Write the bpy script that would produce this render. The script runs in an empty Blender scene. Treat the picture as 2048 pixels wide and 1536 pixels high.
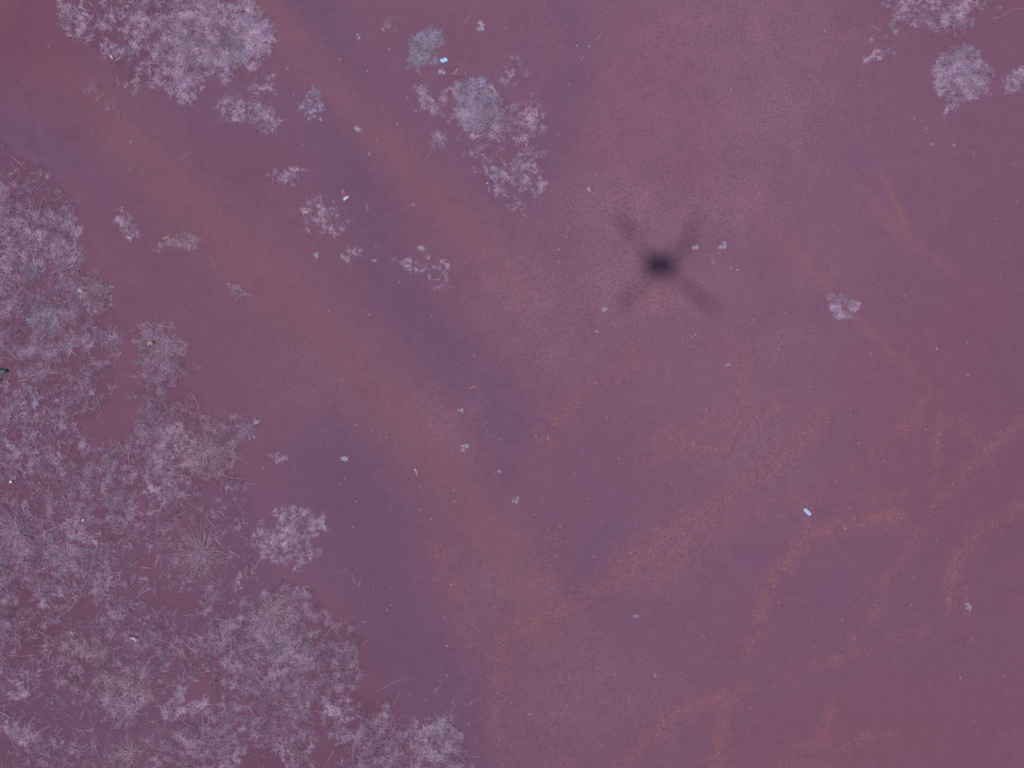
import bpy, math, random
import numpy as np
from mathutils import Vector

random.seed(7)
RNG = np.random.default_rng(11)
sc = bpy.context.scene
C = sc.collection

# ------------------------------------------------------------------ camera
S = 0.005                       # metres on the ground for one pixel of the 2048 px photograph
CAM_H = 8.87                    # flying height
cam_d = bpy.data.cameras.new("camera")
cam_d.sensor_width = 36.0
cam_d.lens = 36.0 * CAM_H / (2048 * S)
cam_d.clip_start = 0.02
cam_d.clip_end = 5000.0
cam = bpy.data.objects.new("camera", cam_d)
C.objects.link(cam)
cam.location = (0, 0, CAM_H)
cam.rotation_euler = (0, 0, 0)
sc.camera = cam

# ------------------------------------------------------------------ sky, sun, exposure
SUN_DIR = Vector((1.48, 1.19, -(CAM_H + 0.20))).normalized()      # the way the light travels
elev = math.asin(-SUN_DIR.z)
world = bpy.data.worlds.new("World")
sc.world = world
world.use_nodes = True
wn = world.node_tree
sky = wn.nodes.new("ShaderNodeTexSky")
sky.sky_type = 'NISHITA'
sky.sun_disc = False
sky.sun_elevation = elev
sky.sun_rotation = math.atan2(-SUN_DIR.x, -SUN_DIR.y)
bg = wn.nodes["Background"]
bg.inputs["Strength"].default_value = 0.08
wn.links.new(sky.outputs[0], bg.inputs["Color"])
sun_d = bpy.data.lights.new("sun", 'SUN')
sun_d.energy = 3.12
sun_d.angle = math.radians(1.35)
sun_d.color = (1.0, 0.965, 0.935)
sun = bpy.data.objects.new("sun", sun_d)
C.objects.link(sun)
sun.rotation_euler = SUN_DIR.to_track_quat('-Z', 'Y').to_euler()
sun.location = (-3, -2.4, 18)
vs = sc.view_settings
sc.display_settings.display_device = 'sRGB'
vs.view_transform = 'Standard'
vs.look = 'None'
vs.exposure = 0.0
vs.gamma = 1.0
vs.use_curve_mapping = False
sc.cycles.use_denoising = False
sc.cycles.max_bounces = 4
sc.cycles.diffuse_bounces = 3
sc.cycles.transparent_max_bounces = 4
sc.cycles.filter_width = 1.9

# light that a level white sheet returns under this sun and sky (used to turn seen colours into base colours)
K = np.array((0.94, 0.965, 1.065))

def lin(c):
    c = np.asarray(c, float) / 255.0
    return np.where(c <= 0.04045, c / 12.92, ((c + 0.055) / 1.055) ** 2.4)

def alb(c, f=1.0):
    return np.clip(lin(c) / K * f, 0, 0.95)

# ------------------------------------------------------------------ helpers
def P(px, py):
    """photo pixel -> ground metres (the camera looks straight down)"""
    return (np.asarray(px, float) - 1024.0) * S, (768.0 - np.asarray(py, float)) * S

def _hash(ix, iy, seed):
    h = (ix.astype(np.int64) * 374761393 + iy.astype(np.int64) * 668265263 + seed * 1442695041) & 0xFFFFFFFF
    h = ((h ^ (h >> 13)) * 1274126177) & 0xFFFFFFFF
    h = (h ^ (h >> 16)) & 0xFFFFFFFF
    return h / 4294967295.0

def vnoise(x, y, seed=0):
    x = np.asarray(x, float); y = np.asarray(y, float)
    ix = np.floor(x); iy = np.floor(y)
    fx = x - ix; fy = y - iy
    fx = fx * fx * (3 - 2 * fx); fy = fy * fy * (3 - 2 * fy)
    a = _hash(ix, iy, seed); b = _hash(ix + 1, iy, seed)
    c = _hash(ix, iy + 1, seed); d = _hash(ix + 1, iy + 1, seed)
    return (a * (1 - fx) + b * fx) * (1 - fy) + (c * (1 - fx) + d * fx) * fy

def fbm(x, y, seed=0, octv=4):
    t = np.zeros_like(np.asarray(x, float)); amp = 0.5; tot = 0
    x = np.asarray(x, float); y = np.asarray(y, float)
    for o in range(octv):
        t = t + amp * vnoise(x, y, seed + o * 17); tot += amp
        x = x * 2.03 + 13.7; y = y * 2.03 + 7.3; amp *= 0.5
    return t / tot

def inpoly(x, y, poly):
    x = np.asarray(x, float); y = np.asarray(y, float)
    ins = np.zeros(x.shape, bool)
    n = len(poly)
    for i in range(n):
        x0, y0 = poly[i]; x1, y1 = poly[(i + 1) % n]
        if y0 == y1:
            continue
        c = ((y0 > y) != (y1 > y)) & (x < (x1 - x0) * (y - y0) / (y1 - y0) + x0)
        ins ^= c
    return ins

def linedist(x, y, pts):
    """distance to a polyline and the place along it (0..1)"""
    best = np.full(np.shape(x), 1e9); par = np.zeros(np.shape(x))
    n = len(pts) - 1
    for i in range(n):
        x0, y0 = pts[i]; x1, y1 = pts[i + 1]
        dx, dy = x1 - x0, y1 - y0
        L2 = dx * dx + dy * dy + 1e-9
        t = np.clip(((x - x0) * dx + (y - y0) * dy) / L2, 0, 1)
        d = np.hypot(x - x0 - t * dx, y - y0 - t * dy)
        m = d < best
        best = np.where(m, d, best); par = np.where(m, (i + t) / n, par)
    return best, par

def sstep(a, b, v):
    t = np.clip((v - a) / (b - a), 0, 1)
    return t * t * (3 - 2 * t)

def mesh_arrays(name, verts, faces, n):
    """fast mesh from numpy arrays, every face with n corners"""
    me = bpy.data.meshes.new(name)
    verts = np.ascontiguousarray(verts, dtype=np.float32)
    faces = np.ascontiguousarray(faces, dtype=np.int32)
    me.vertices.add(len(verts)); me.vertices.foreach_set("co", verts.ravel())
    me.loops.add(faces.size); me.loops.foreach_set("vertex_index", faces.ravel())
    me.polygons.add(len(faces))
    me.polygons.foreach_set("loop_start", np.arange(0, faces.size, n, dtype=np.int32))
    me.update(calc_edges=True)
    return me

def set_col(me, name, rgb):
    a = me.attributes.new(name, 'FLOAT_COLOR', 'POINT')
    rgba = np.ones((len(rgb), 4), np.float32); rgba[:, :3] = rgb
    a.data.foreach_set("color", rgba.ravel())

def link(name, me, mat=None, parent=None, loc=None):
    o = bpy.data.objects.new(name, me)
    C.objects.link(o)
    if mat is not None and me is not None:
        me.materials.append(mat)
    if parent is not None:
        o.parent = parent
    if loc is not None:
        o.location = loc
    return o

def tag(o, label=None, cat=None, group=None, kind=None):
    if label: o["label"] = label
    if cat: o["category"] = cat
    if group: o["group"] = group
    if kind: o["kind"] = kind
    return o

# ------------------------------------------------------------------ materials
def new_mat(name):
    m = bpy.data.materials.new(name); m.use_nodes = True
    nt = m.node_tree
    return m, nt, nt.nodes["Principled BSDF"]

def plain(name, col, rough=0.7, spec=0.3, bump=0.0, scale=60.0, vary=0.12, metallic=0.0, trans=0.0):
    m, nt, b = new_mat(name)
    tc = nt.nodes.new("ShaderNodeTexCoord")
    nz = nt.nodes.new("ShaderNodeTexNoise")
    nz.inputs["Scale"].default_value = scale; nz.inputs["Detail"].default_value = 4
    nt.links.new(tc.outputs["Object"], nz.inputs["Vector"])
    mix = nt.nodes.new("ShaderNodeMix"); mix.data_type = 'RGBA'
    c = np.asarray(col, float)
    mix.inputs[6].default_value = (*np.clip(c * (1 - vary), 0, 1), 1)
    mix.inputs[7].default_value = (*np.clip(c * (1 + vary), 0, 1), 1)
    nt.links.new(nz.outputs["Fac"], mix.inputs[0])
    nt.links.new(mix.outputs[2], b.inputs["Base Color"])
    b.inputs["Roughness"].default_value = rough
    b.inputs["Specular IOR Level"].default_value = spec
    b.inputs["Metallic"].default_value = metallic
    b.inputs["Transmission Weight"].default_value = trans
    if bump:
        bp = nt.nodes.new("ShaderNodeBump"); bp.inputs["Strength"].default_value = bump
        bp.inputs["Distance"].default_value = 0.004
        nt.links.new(nz.outputs["Fac"], bp.inputs["Height"])
        nt.links.new(bp.outputs[0], b.inputs["Normal"])
    return m

def attr_mat(name, attr, rough=0.75, spec=0.2, translucent=0.0):
    m, nt, b = new_mat(name)
    at = nt.nodes.new("ShaderNodeAttribute"); at.attribute_name = attr
    tc = nt.nodes.new("ShaderNodeNewGeometry")
    nz = nt.nodes.new("ShaderNodeTexNoise"); nz.inputs["Scale"].default_value = 90.0
    nt.links.new(tc.outputs["Position"], nz.inputs["Vector"])
    mr = nt.nodes.new("ShaderNodeMapRange")
    mr.inputs[1].default_value = 0.3; mr.inputs[2].default_value = 0.7
    mr.inputs[3].default_value = 0.85; mr.inputs[4].default_value = 1.15
    nt.links.new(nz.outputs["Fac"], mr.inputs[0])
    mu = nt.nodes.new("ShaderNodeVectorMath"); mu.operation = 'SCALE'
    nt.links.new(at.outputs["Color"], mu.inputs[0]); nt.links.new(mr.outputs[0], mu.inputs["Scale"])
    nt.links.new(mu.outputs[0], b.inputs["Base Color"])
    b.inputs["Roughness"].default_value = rough
    b.inputs["Specular IOR Level"].default_value = spec
    if translucent:
        tr = nt.nodes.new("ShaderNodeBsdfTranslucent"); nt.links.new(mu.outputs[0], tr.inputs["Color"])
        ms = nt.nodes.new("ShaderNodeMixShader"); ms.inputs[0].default_value = translucent
        nt.links.new(b.outputs[0], ms.inputs[1]); nt.links.new(tr.outputs[0], ms.inputs[2])
        nt.links.new(ms.outputs[0], nt.nodes["Material Output"].inputs["Surface"])
    return m

M_GRASS = attr_mat("dry_grass", "blade", rough=0.65, spec=0.25, translucent=0.2)
M_CRUMB = attr_mat("soil_crumb", "crumb", rough=1.0, spec=0.05)

# ------------------------------------------------------------------ plan of the place (photo pixels)
RED_BANDS = [   # compacted reddish wheel ruts: points, half width, strength
    ([(-300, -250), (0, 30), (170, 190), (400, 430), (560, 590), (700, 725), (850, 895), (960, 1040), (1040, 1160), (1090, 1260)], 66, 1.0),
    ([(370, -130), (560, 55), (700, 215), (860, 375), (960, 480), (1040, 590)], 44, 0.9),
    ([(1240, 160), (1180, 330), (1190, 520), (1250, 700)], 60, 0.3),
]
BLUE_BANDS = [  # cooler, smoother crust
    ([(600, -120), (640, 40), (690, 260), (740, 440), (800, 590), (890, 700), (970, 790), (1000, 850)], 62, 1.0),
    ([(-60, 200), (180, 330), (330, 520)], 40, 0.35),
    ([(660, 930), (740, 1080), (800, 1290), (880, 1400), (930, 1500), (960, 1700)], 88, 1.0),
    ([(1110, -60), (1170, 100), (1130, 200), (1090, 330), (1080, 400)], 38, 0.75),
    ([(1090, 1080), (1150, 1160), (1220, 1080)], 60, 0.6),
    ([(1600, 280), (1660, 260), (1690, 330)], 60, 0.5),
    ([(470, 1000), (500, 1180), (420, 1260)], 50, 0.6),
    ([(120, 1330), (60, 1420), (150, 1480), (300, 1300)], 80, 0.7),
    ([(990, 800), (1010, 980)], 40, 0.6),
    ([(240, 640), (330, 560)], 40, 0.4),
]
PALE = [        # lighter smooth soil
    (1420, 760, 260, 200, 0.8), (1640, 480, 150, 170, 0.5), (1500, 1000, 120, 80, 0.5), (1420, 600, 160, 120, 0.5), (1060, 980, 120, 120, 0.3),
]
LOOSE_AND_HOTSPOT = [       # brighter, trampled, grainy soil, plus sun hotspot painted beside the drone shadow: centre, radii, strength
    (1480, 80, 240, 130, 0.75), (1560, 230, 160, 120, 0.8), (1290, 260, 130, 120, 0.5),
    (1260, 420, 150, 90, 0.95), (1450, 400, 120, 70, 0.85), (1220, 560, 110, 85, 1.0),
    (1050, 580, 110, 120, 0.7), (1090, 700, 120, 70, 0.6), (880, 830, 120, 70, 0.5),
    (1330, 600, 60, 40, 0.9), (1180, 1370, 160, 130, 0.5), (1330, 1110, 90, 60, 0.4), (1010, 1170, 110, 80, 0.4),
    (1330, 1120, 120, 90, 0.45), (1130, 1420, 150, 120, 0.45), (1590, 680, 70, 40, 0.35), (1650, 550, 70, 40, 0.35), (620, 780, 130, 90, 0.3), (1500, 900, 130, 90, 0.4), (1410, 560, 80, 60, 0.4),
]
DARKER = [
      # darker, damper burgundy soil
    (70, 1230, 110, 110, 0.9), (110, 830, 110, 90, 0.5), (270, 90, 80, 90, 0.5), (330, 1210, 120, 50, 0.5),
    (680, 1340, 70, 60, 0.8), (740, 1420, 70, 50, 0.8), (560, 1520, 100, 40, 0.7), (350, 1330, 60, 60, 0.5),
    (250, 950, 120, 60, 0.4), (60, 440, 60, 40, 0.6), (2060, 760, 260, 900, 0.45), (1960, 60, 260, 160, 0.5),
    (1760, 220, 120, 100, 0.25), (20, 1400, 160, 300, 0.35), (350, 1010, 120, 60, 0.2), (60, 60, 150, 130, 0.6), (150, 230, 90, 60, 0.3), (480, 330, 120, 60, 0.3),
]
TRACKS = [      # crumbly orange tyre marks: points, half width, strength
    ([(1496, 1300), (1520, 1230), (1555, 1145), (1610, 1075), (1690, 1042), (1810, 1035)], 15, 1.0),
    ([(2070, 825), (1965, 905), (1890, 985), (1835, 1065), (1775, 1165), (1740, 1240)], 13, 0.65),
    ([(2070, 1000), (1970, 1055), (1915, 1115), (1895, 1175), (1900, 1215)], 13, 0.8),
    ([(1610, 1080), (1620, 1030), (1650, 980), (1700, 940), (1760, 900)], 10, 0.5),
    ([(1300, 925), (1330, 880), (1400, 850), (1480, 845), (1560, 815)], 20, 0.5),
    ([(1478, 690), (1485, 760), (1490, 850), (1450, 900), (1350, 900)], 15, 0.6),
    ([(1240, 1130), (1370, 1045), (1450, 1000), (1550, 920), (1620, 865), (1640, 830)], 18, 0.75),
    ([(1300, 1180), (1380, 1085), (1480, 1030), (1600, 1000)], 20, 0.45),
    ([(1090, 885), (1130, 825), (1180, 775), (1260, 740), (1270, 700)], 16, 0.7),
    ([(985, 1360), (1010, 1270), (1100, 1235), (1210, 1175), (1290, 1120)], 20, 0.7),
    ([(870, 1080), (915, 1180), (945, 1290)], 22, 0.45),
    ([(1060, 1100), (1110, 1080), (1095, 1150)], 20, 0.5),
    ([(1270, 1510), (1340, 1430), (1400, 1405), (1475, 1380)], 12, 0.9),
    ([(1475, 1375), (1450, 1420), (1440, 1480), (1425, 1560)], 15, 0.9),
    ([(1230, 1540), (1290, 1495), (1330, 1465)], 10, 0.6),
    ([(1585, 1335), (1660, 1320), (1750, 1295), (1850, 1255)], 10, 0.6),
    ([(1668, 1395), (1655, 1440), (1645, 1470)], 9, 1.0),
    ([(1590, 1500), (1640, 1485), (1690, 1500), (1730, 1470), (1790, 1465)], 11, 0.6),
    ([(1700, 1270), (1715, 1290)], 12, 0.5),
    ([(1880, 830), (1875, 880), (1875, 925)], 10, 0.7),
    ([(1800, 860), (1830, 830), (1850, 790)], 16, 0.6),
    ([(1890, 830), (1960, 880), (1990, 930)], 12, 0.4),
    ([(1690, 990), (1790, 1000), (1870, 960)], 12, 0.5),
    ([(1930, 1180), (1935, 1260), (1945, 1300)], 8, 0.5),
    ([(1560, 1530), (1640, 1530), (1690, 1560)], 16, 0.6),
    ([(990, 1440), (1000, 1380), (1000, 1320)], 18, 0.5),
    ([(1000, 1480), (1000, 1560)], 18, 0.5),
    ([(1150, 1560), (1100, 1450)], 22, 0.3),
]
STREAKS = [     # smooth light scrape lines: points, half width, strength
    ([(1520, 430), (1620, 530), (1690, 615), (1770, 690), (1860, 770)], 11, 0.7),
    ([(1630, 280), (1760, 415), (1860, 510), (1980, 600)], 13, 0.5),
    ([(1765, 345), (1795, 410), (1824, 472)], 10, 1.0),
    ([(1876, 405), (1898, 456)], 5, 0.7),
    ([(1392, 195), (1410, 245), (1416, 310)], 6, 0.7),
    ([(1735, 385), (1775, 440), (1830, 500)], 10, 0.6),
    ([(1310, 570), (1330, 610)], 22, 0.8),
    ([(1340, 690), (1335, 790)], 10, 0.4),
    ([(1700, 340), (1720, 400)], 10, 0.4),
]

MATS = {   # the big mats of dry grass: outline, tufts per square pixel, gap threshold, mean blade length (px), tint
    "top_left": dict(poly=[(60, -260), (115, 0), (130, 45), (200, 100), (235, 140), (265, 178), (310, 165), (345, 182), (365, 208),
        (388, 212), (400, 185), (400, 165), (385, 148), (430, 148), (460, 160), (482, 135), (520, 125), (547, 92), (546, 60), (525, 28), (505, 0), (520, -260)],
        dens=0.036, thr=0.46, L=10, tint="lilac"),
    "left": dict(poly=[(-320, 240), (0, 262), (35, 315), (95, 335), (125, 375), (157, 405), (160, 470), (175, 545), (222, 580), (222, 628),
        (190, 640), (230, 665), (240, 700), (215, 730), (225, 790), (190, 830), (150, 835), (170, 890), (250, 885), (282, 920), (262, 968),
        (270, 1000), (245, 1015), (300, 1030), (308, 1070), (250, 1095), (215, 1120), (262, 1170), (190, 1195), (130, 1230), (90, 1260), (70, 1310), (30, 1330), (-320, 1345)],
        dens=0.029, thr=0.515, L=12, tint="mixed"),
    "middle_left": dict(poly=[(272, 662), (300, 640), (335, 645), (357, 680), (372, 720), (352, 760), (387, 782), (402, 830), (430, 860), (460, 838),
        (480, 845), (520, 832), (526, 850), (482, 882), (457, 930), (492, 955), (482, 992), (455, 975), (430, 960), (400, 982), (357, 1012), (347, 1042),
        (325, 1022), (298, 1010), (300, 960), (280, 932), (262, 900), (230, 930), (190, 910), (250, 880), (275, 850), (290, 800), (262, 790), (290, 740), (268, 700)],
        dens=0.031, thr=0.5, L=12, tint="mixed"),
    "bottom": dict(poly=[(402, 1300), (430, 1258), (470, 1235), (490, 1200), (530, 1185), (560, 1165), (600, 1175), (624, 1187), (626, 1210), (652, 1232),
        (690, 1250), (717, 1282), (716, 1330), (737, 1357), (706, 1367), (722, 1388), (770, 1402), (782, 1440), (830, 1446), (890, 1436), (917, 1470),
        (938, 1530), (945, 1780), (290, 1780), (318, 1500), (350, 1440), (420, 1440), (442, 1400), (430, 1370), (400, 1340)],
        holes=[[(470, 1492), (560, 1500), (600, 1545), (560, 1610), (450, 1610)], [(648, 1475), (692, 1462), (705, 1500), (672, 1540), (630, 1545), (620, 1510)],
               [(690, 1385), (740, 1375), (760, 1440), (720, 1450), (700, 1420)], [(600, 1230), (700, 1262), (690, 1275), (610, 1255)]],
        dens=0.032, thr=0.485, L=13, tint="mixed"),
    "sparse": dict(poly=[(240, 1010), (330, 1030), (480, 990), (505, 1130), (470, 1200), (410, 1290), (390, 1360), (330, 1440), (320, 1520), (300, 1780), (-320, 1780), (-320, 1320), (60, 1330), (110, 1260), (200, 1190), (260, 1165), (215, 1120), (300, 1075)],
        dens=0.017, thr=0.53, L=11, tint="mixed"),
    "centre": dict(poly=[(880, 145), (890, 133), (905, 128), (932, 150), (952, 168), (992, 183), (1012, 198), (1032, 215), (1060, 200), (1082, 230),
        (1087, 260), (1072, 272), (1087, 330), (1087, 350), (1094, 372), (1076, 387), (1050, 372), (1037, 390), (1052, 432), (1020, 412),
        (985, 397), (974, 365), (958, 340), (932, 314), (962, 306), (985, 285), (955, 275), (930, 265), (903, 232), (904, 200), (896, 170)],
        dens=0.036, thr=0.505, L=7.5, tint="lilac"),
    "top_right": dict(poly=[(1735, -260), (1760, 0), (1795, 30), (1760, 62), (1748, 76), (1790, 72), (1815, 60), (1835, 45), (1870, 50),
        (1885, 62), (1915, 66), (1947, 45), (1945, 20), (2000, 12), (2012, -260)], dens=0.036, thr=0.45, L=8, tint="lilac"),
}
MAT_LABEL = {
    "top_left": "broad mat of pale dry grass along the top left edge",
    "left": "patchy mat of dry grass spreading down the left edge",
    "middle_left": "ragged tongue of dry grass reaching right from the left mat",
    "bottom": "wide tangled mat of dry grass at the bottom edge",
    "sparse": "thin broken dry grass between the tussocks at the lower left",
    "centre": "speckled pale grass mat right of the shiny white scrap",
    "top_right": "pale dry grass mat cut off by the top right edge",
}
CORES = {   # places in a mat that are much denser / differently tinted: x, y, radius, extra, tint
    "top_left": [(450, 70, 90, 0.016, "lilac"), (360, 60, 90, 0.008, "lilac"), (370, 180, 28, 0.014, "lilac"), (478, 100, 20, 0.04, "green"), (492, 45, 13, 0.04, "green"), (150, 40, 30, 0.008, "lilac")],
    "left": [(110, 470, 60, 0.008, "lilac"), (140, 1090, 50, 0.012, "lilac"), (20, 480, 60, 0.01, "lilac"), (190, 590, 40, 0.01, "tan"), (85, 640, 30, 0.014, "green"), (70, 540, 18, 0.02, "green"),
             (205, 1145, 35, 0.01, "lilac"), (20, 900, 60, 0.006, "blue"), (40, 800, 40, 0.008, "blue"), (125, 430, 30, 0.01, "lilac")],
    "middle_left": [(415, 900, 60, 0.014, "tan"), (330, 960, 50, 0.008, "lilac"), (480, 860, 30, 0.01, "lilac"), (330, 690, 40, 0.006, "tan"), (350, 900, 40, 0.008, "lilac")],
    "bottom": [(430, 1300, 40, 0.008, "lilac"), (540, 1230, 50, 0.006, "tan"), (880, 1480, 45, 0.009, "lilac"), (590, 1350, 50, 0.004, "tan"), (690, 1440, 40, 0.010, "lilac"), (560, 1330, 60, 0.004, "blue"), (440, 1500, 50, 0.012, "lilac"), (800, 1490, 60, 0.010, "mixed"), (740, 1500, 50, 0.010, "mixed"), (390, 1470, 50, 0.010, "mixed"), (500, 1440, 60, 0.008, "mixed"), (590, 1500, 40, 0.008, "lilac")],
    "centre": [(955, 210, 50, 0.05, "blue"), (1050, 330, 26, 0.020, "blue"), (990, 235, 30, 0.02, "lilac"), (985, 350, 14, 0.03, "blue")],
    "top_right": [(1890, 20, 50, 0.014, "lilac"), (1825, 20, 30, 0.012, "lilac")],
}

CLUMPS = [  # separate clumps: outline, tufts/px2, gap threshold, blade length, tint, label
    ([(440, 205), (470, 180), (520, 163), (549, 150), (553, 190), (545, 215), (558, 245), (530, 267), (500, 255), (470, 237), (445, 237)], 0.022, 0.42, 9, "lilac", "loose grass clump hanging below the top left grass mat"),
    ([(611, 187), (630, 172), (645, 190), (653, 230), (640, 225), (616, 246), (604, 215)], 0.022, 0.40, 8, "blue", "small spiky grey-blue grass tuft right of the top left clump"),
    ([(758, 60), (770, 42), (801, 34), (804, 60), (776, 73)], 0.022, 0.36, 7, "lilac", "small pale grass tuft left of the blue-grey clump"),
    ([(814, 87), (834, 62), (860, 57), (883, 65), (886, 85), (868, 95), (874, 120), (852, 130), (836, 146), (819, 132), (817, 105)], 0.062, 0.12, 6, "bluegreen", "dense blue-grey grass clump beside the shiny white scrap"),
    ([(985, 108), (1042, 103), (1062, 150), (1056, 176), (1000, 170), (1000, 140)], 0.014, 0.53, 7, "lilac", "thin scattered grass above the speckled grass mat"),
    ([(828, 178), (845, 172), (868, 200), (885, 225), (900, 245), (880, 238), (850, 212)], 0.040, 0.26, 7, "lilac", "narrow broken grass strip left of the speckled grass mat"),
    ([(882, 182), (892, 180), (893, 215), (884, 208)], 0.035, 0.25, 5, "lilac", "tiny grass sliver between the strip and the speckled mat"),
    ([(537, 350), (560, 334), (600, 339), (606, 361), (570, 371)], 0.022, 0.38, 8, "lilac", "short pale grass bar lying on the cool soil left of centre top"),
    ([(606, 400), (640, 392), (700, 428), (702, 446), (665, 476), (615, 468)], 0.011, 0.50, 10, "lilac", "sparse wiry grass patch below the foil wrapper"),
    ([(690, 505), (705, 488), (722, 492), (727, 515), (700, 522), (688, 538)], 0.020, 0.42, 8, "lilac", "little grass tuft between the wiry patch and the pale bar"),
    ([(782, 512), (830, 520), (858, 512), (892, 520), (908, 572), (884, 583), (845, 562), (800, 546)], 0.018, 0.44, 9, "lilac", "pale grass bar in the middle of the cool soil band"),
    ([(222, 424), (245, 419), (282, 445), (277, 470), (260, 480), (236, 455)], 0.020, 0.40, 9, "lilac", "pale grass tuft standing alone right of the left mat"),
    ([(297, 500), (330, 481), (345, 480), (368, 461), (386, 479), (402, 498), (372, 497), (345, 490), (312, 503)], 0.036, 0.28, 8, "tan", "crooked straw-coloured grass wisp on the wheel rut edge"),
    ([(453, 562), (478, 567), (499, 596), (482, 603), (462, 582)], 0.055, 0.18, 7, "tan", "small straw-coloured grass tuft inside the wheel rut"),
    ([(160, 180), (195, 172), (225, 200), (262, 240), (240, 250), (200, 215)], 0.010, 0.50, 10, "tan", "thin straw scatter under the top left grass mat"),
    ([(505, 1060), (530, 1025), (570, 1006), (620, 1020), (649, 1025), (649, 1070), (640, 1110), (616, 1120), (606, 1142), (570, 1126), (530, 1120), (499, 1090)], 0.017, 0.36, 10, "lilac", "round fuzzy grass clump alone on the cool soil lower left"),
    ([(105, 1276), (140, 1264), (166, 1285), (200, 1274), (220, 1300), (206, 1342), (190, 1334), (178, 1312), (150, 1318), (118, 1306)], 0.036, 0.24, 8, "tan", "crescent of short straw-coloured grass lower left"),
    ([(143, 1326), (176, 1320), (170, 1335), (160, 1350), (164, 1388), (150, 1390), (140, 1352)], 0.040, 0.25, 7, "tan", "upright strip of short grass under the crescent"),
    ([(190, 1350), (240, 1352), (255, 1330), (290, 1340), (304, 1376), (302, 1402), (270, 1432), (215, 1422), (195, 1382)], 0.026, 0.36, 10, "tan", "matted grass ring right of the crescent strip"),
    ([(8, 1440), (35, 1431), (65, 1440), (77, 1476), (40, 1488), (11, 1470)], 0.026, 0.24, 8, "lilac", "flat pale grass cushion near the bottom left corner"),
    ([(15, 1372), (35, 1358), (60, 1385), (50, 1398), (25, 1402)], 0.020, 0.36, 10, "lilac", "spiky pale grass tuft above the bottom left cushion"),
    ([(325, 1262), (352, 1256), (372, 1285), (366, 1312), (352, 1310), (330, 1282)], 0.012, 0.46, 9, "tan", "broken grass loop left of the bottom mat"),
    ([(322, 1406), (345, 1364), (372, 1370), (378, 1400), (422, 1400), (426, 1436), (370, 1432), (330, 1442)], 0.017, 0.42, 11, "lilac", "dark-rooted grass tangle touching the bottom mat"),
    ([(212, 1220), (240, 1205), (262, 1190), (268, 1218), (240, 1240), (230, 1250)], 0.016, 0.38, 8, "lilac", "small grass wisp above the radiating tuft lower left"),
    ([(1716, 123), (1745, 104), (1792, 94), (1792, 109), (1746, 124)], 0.020, 0.38, 7, "lilac", "thin grass streak left of the round clump top right"),
    ([(1864, 142), (1872, 122), (1890, 105), (1915, 97), (1932, 89), (1955, 103), (1968, 135), (1987, 142), (1976, 166), (1966, 192), (1932, 196), (1906, 222), (1886, 231), (1897, 206), (1870, 182), (1871, 152)], 0.070, 0.10, 6, "lilac", "dense round grass clump with bluish heart top right"),
    ([(2004, 176), (2025, 140), (2050, 134), (2110, 150), (2110, 190), (2050, 176), (2030, 193), (2009, 186)], 0.030, 0.34, 8, "lilac", "grass tuft cut off by the right edge"),
    ([(1656, 592), (1684, 586), (1716, 606), (1710, 628), (1697, 638), (1668, 635), (1658, 620)], 0.075, 0.26, 4.5, "lilac", "lone pale grass ring on the scrape line at right"),
    ([(675, 1130), (705, 1135), (735, 1150), (738, 1175), (715, 1178), (690, 1160)], 0.006, 0.44, 8, "lilac", "faint wispy grass right of the round fuzzy clump"),
    ([(540, 912), (560, 905), (575, 920), (556, 928)], 0.025, 0.36, 7, "lilac", "tiny grass wisp above the round fuzzy clump"),
    ([(498, 1130), (520, 1132), (512, 1152), (494, 1150)], 0.026, 0.30, 7, "tan", "tiny straw tuft left of the round fuzzy clump"),
]
HOLES = {"lone pale grass ring on the scrape line at right": [(1680, 600), (1687, 598), (1698, 614), (1712, 626), (1700, 630), (1684, 614)]}
TUSSOCKS = [  # radiating tussocks: x, y, radius px, number of blades, tint, label
    (412, 905, 58, 480, "tan", "olive radiating grass tussock at the tip of the grass tongue"),
    (402, 1110, 76, 330, "tan", "large wheel-shaped grass tussock left of the round fuzzy clump"),
    (36, 1062, 74, 520, "mixed", "large grey radiating tussock at the left edge"),
    (268, 1272, 40, 200, "tan", "radiating tuft with the shiny plastic strip on it"),
    (228, 1415, 42, 160, "lilac", "small radiating tuft under the matted grass ring"),
    (262, 1508, 44, 220, "tan", "curly grass tuft at the bottom edge left of the mat"),
    (878, 276, 34, 160, "lilac", "spiky straw tuft below the broken grass strip"),
    (325, 700, 48, 420, "tan", "wiry tussock at the top of the grass tongue"),
    (545, 1225, 50, 420, "tan", "wiry brown-grey tussock at the top of the bottom mat"),
]
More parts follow.
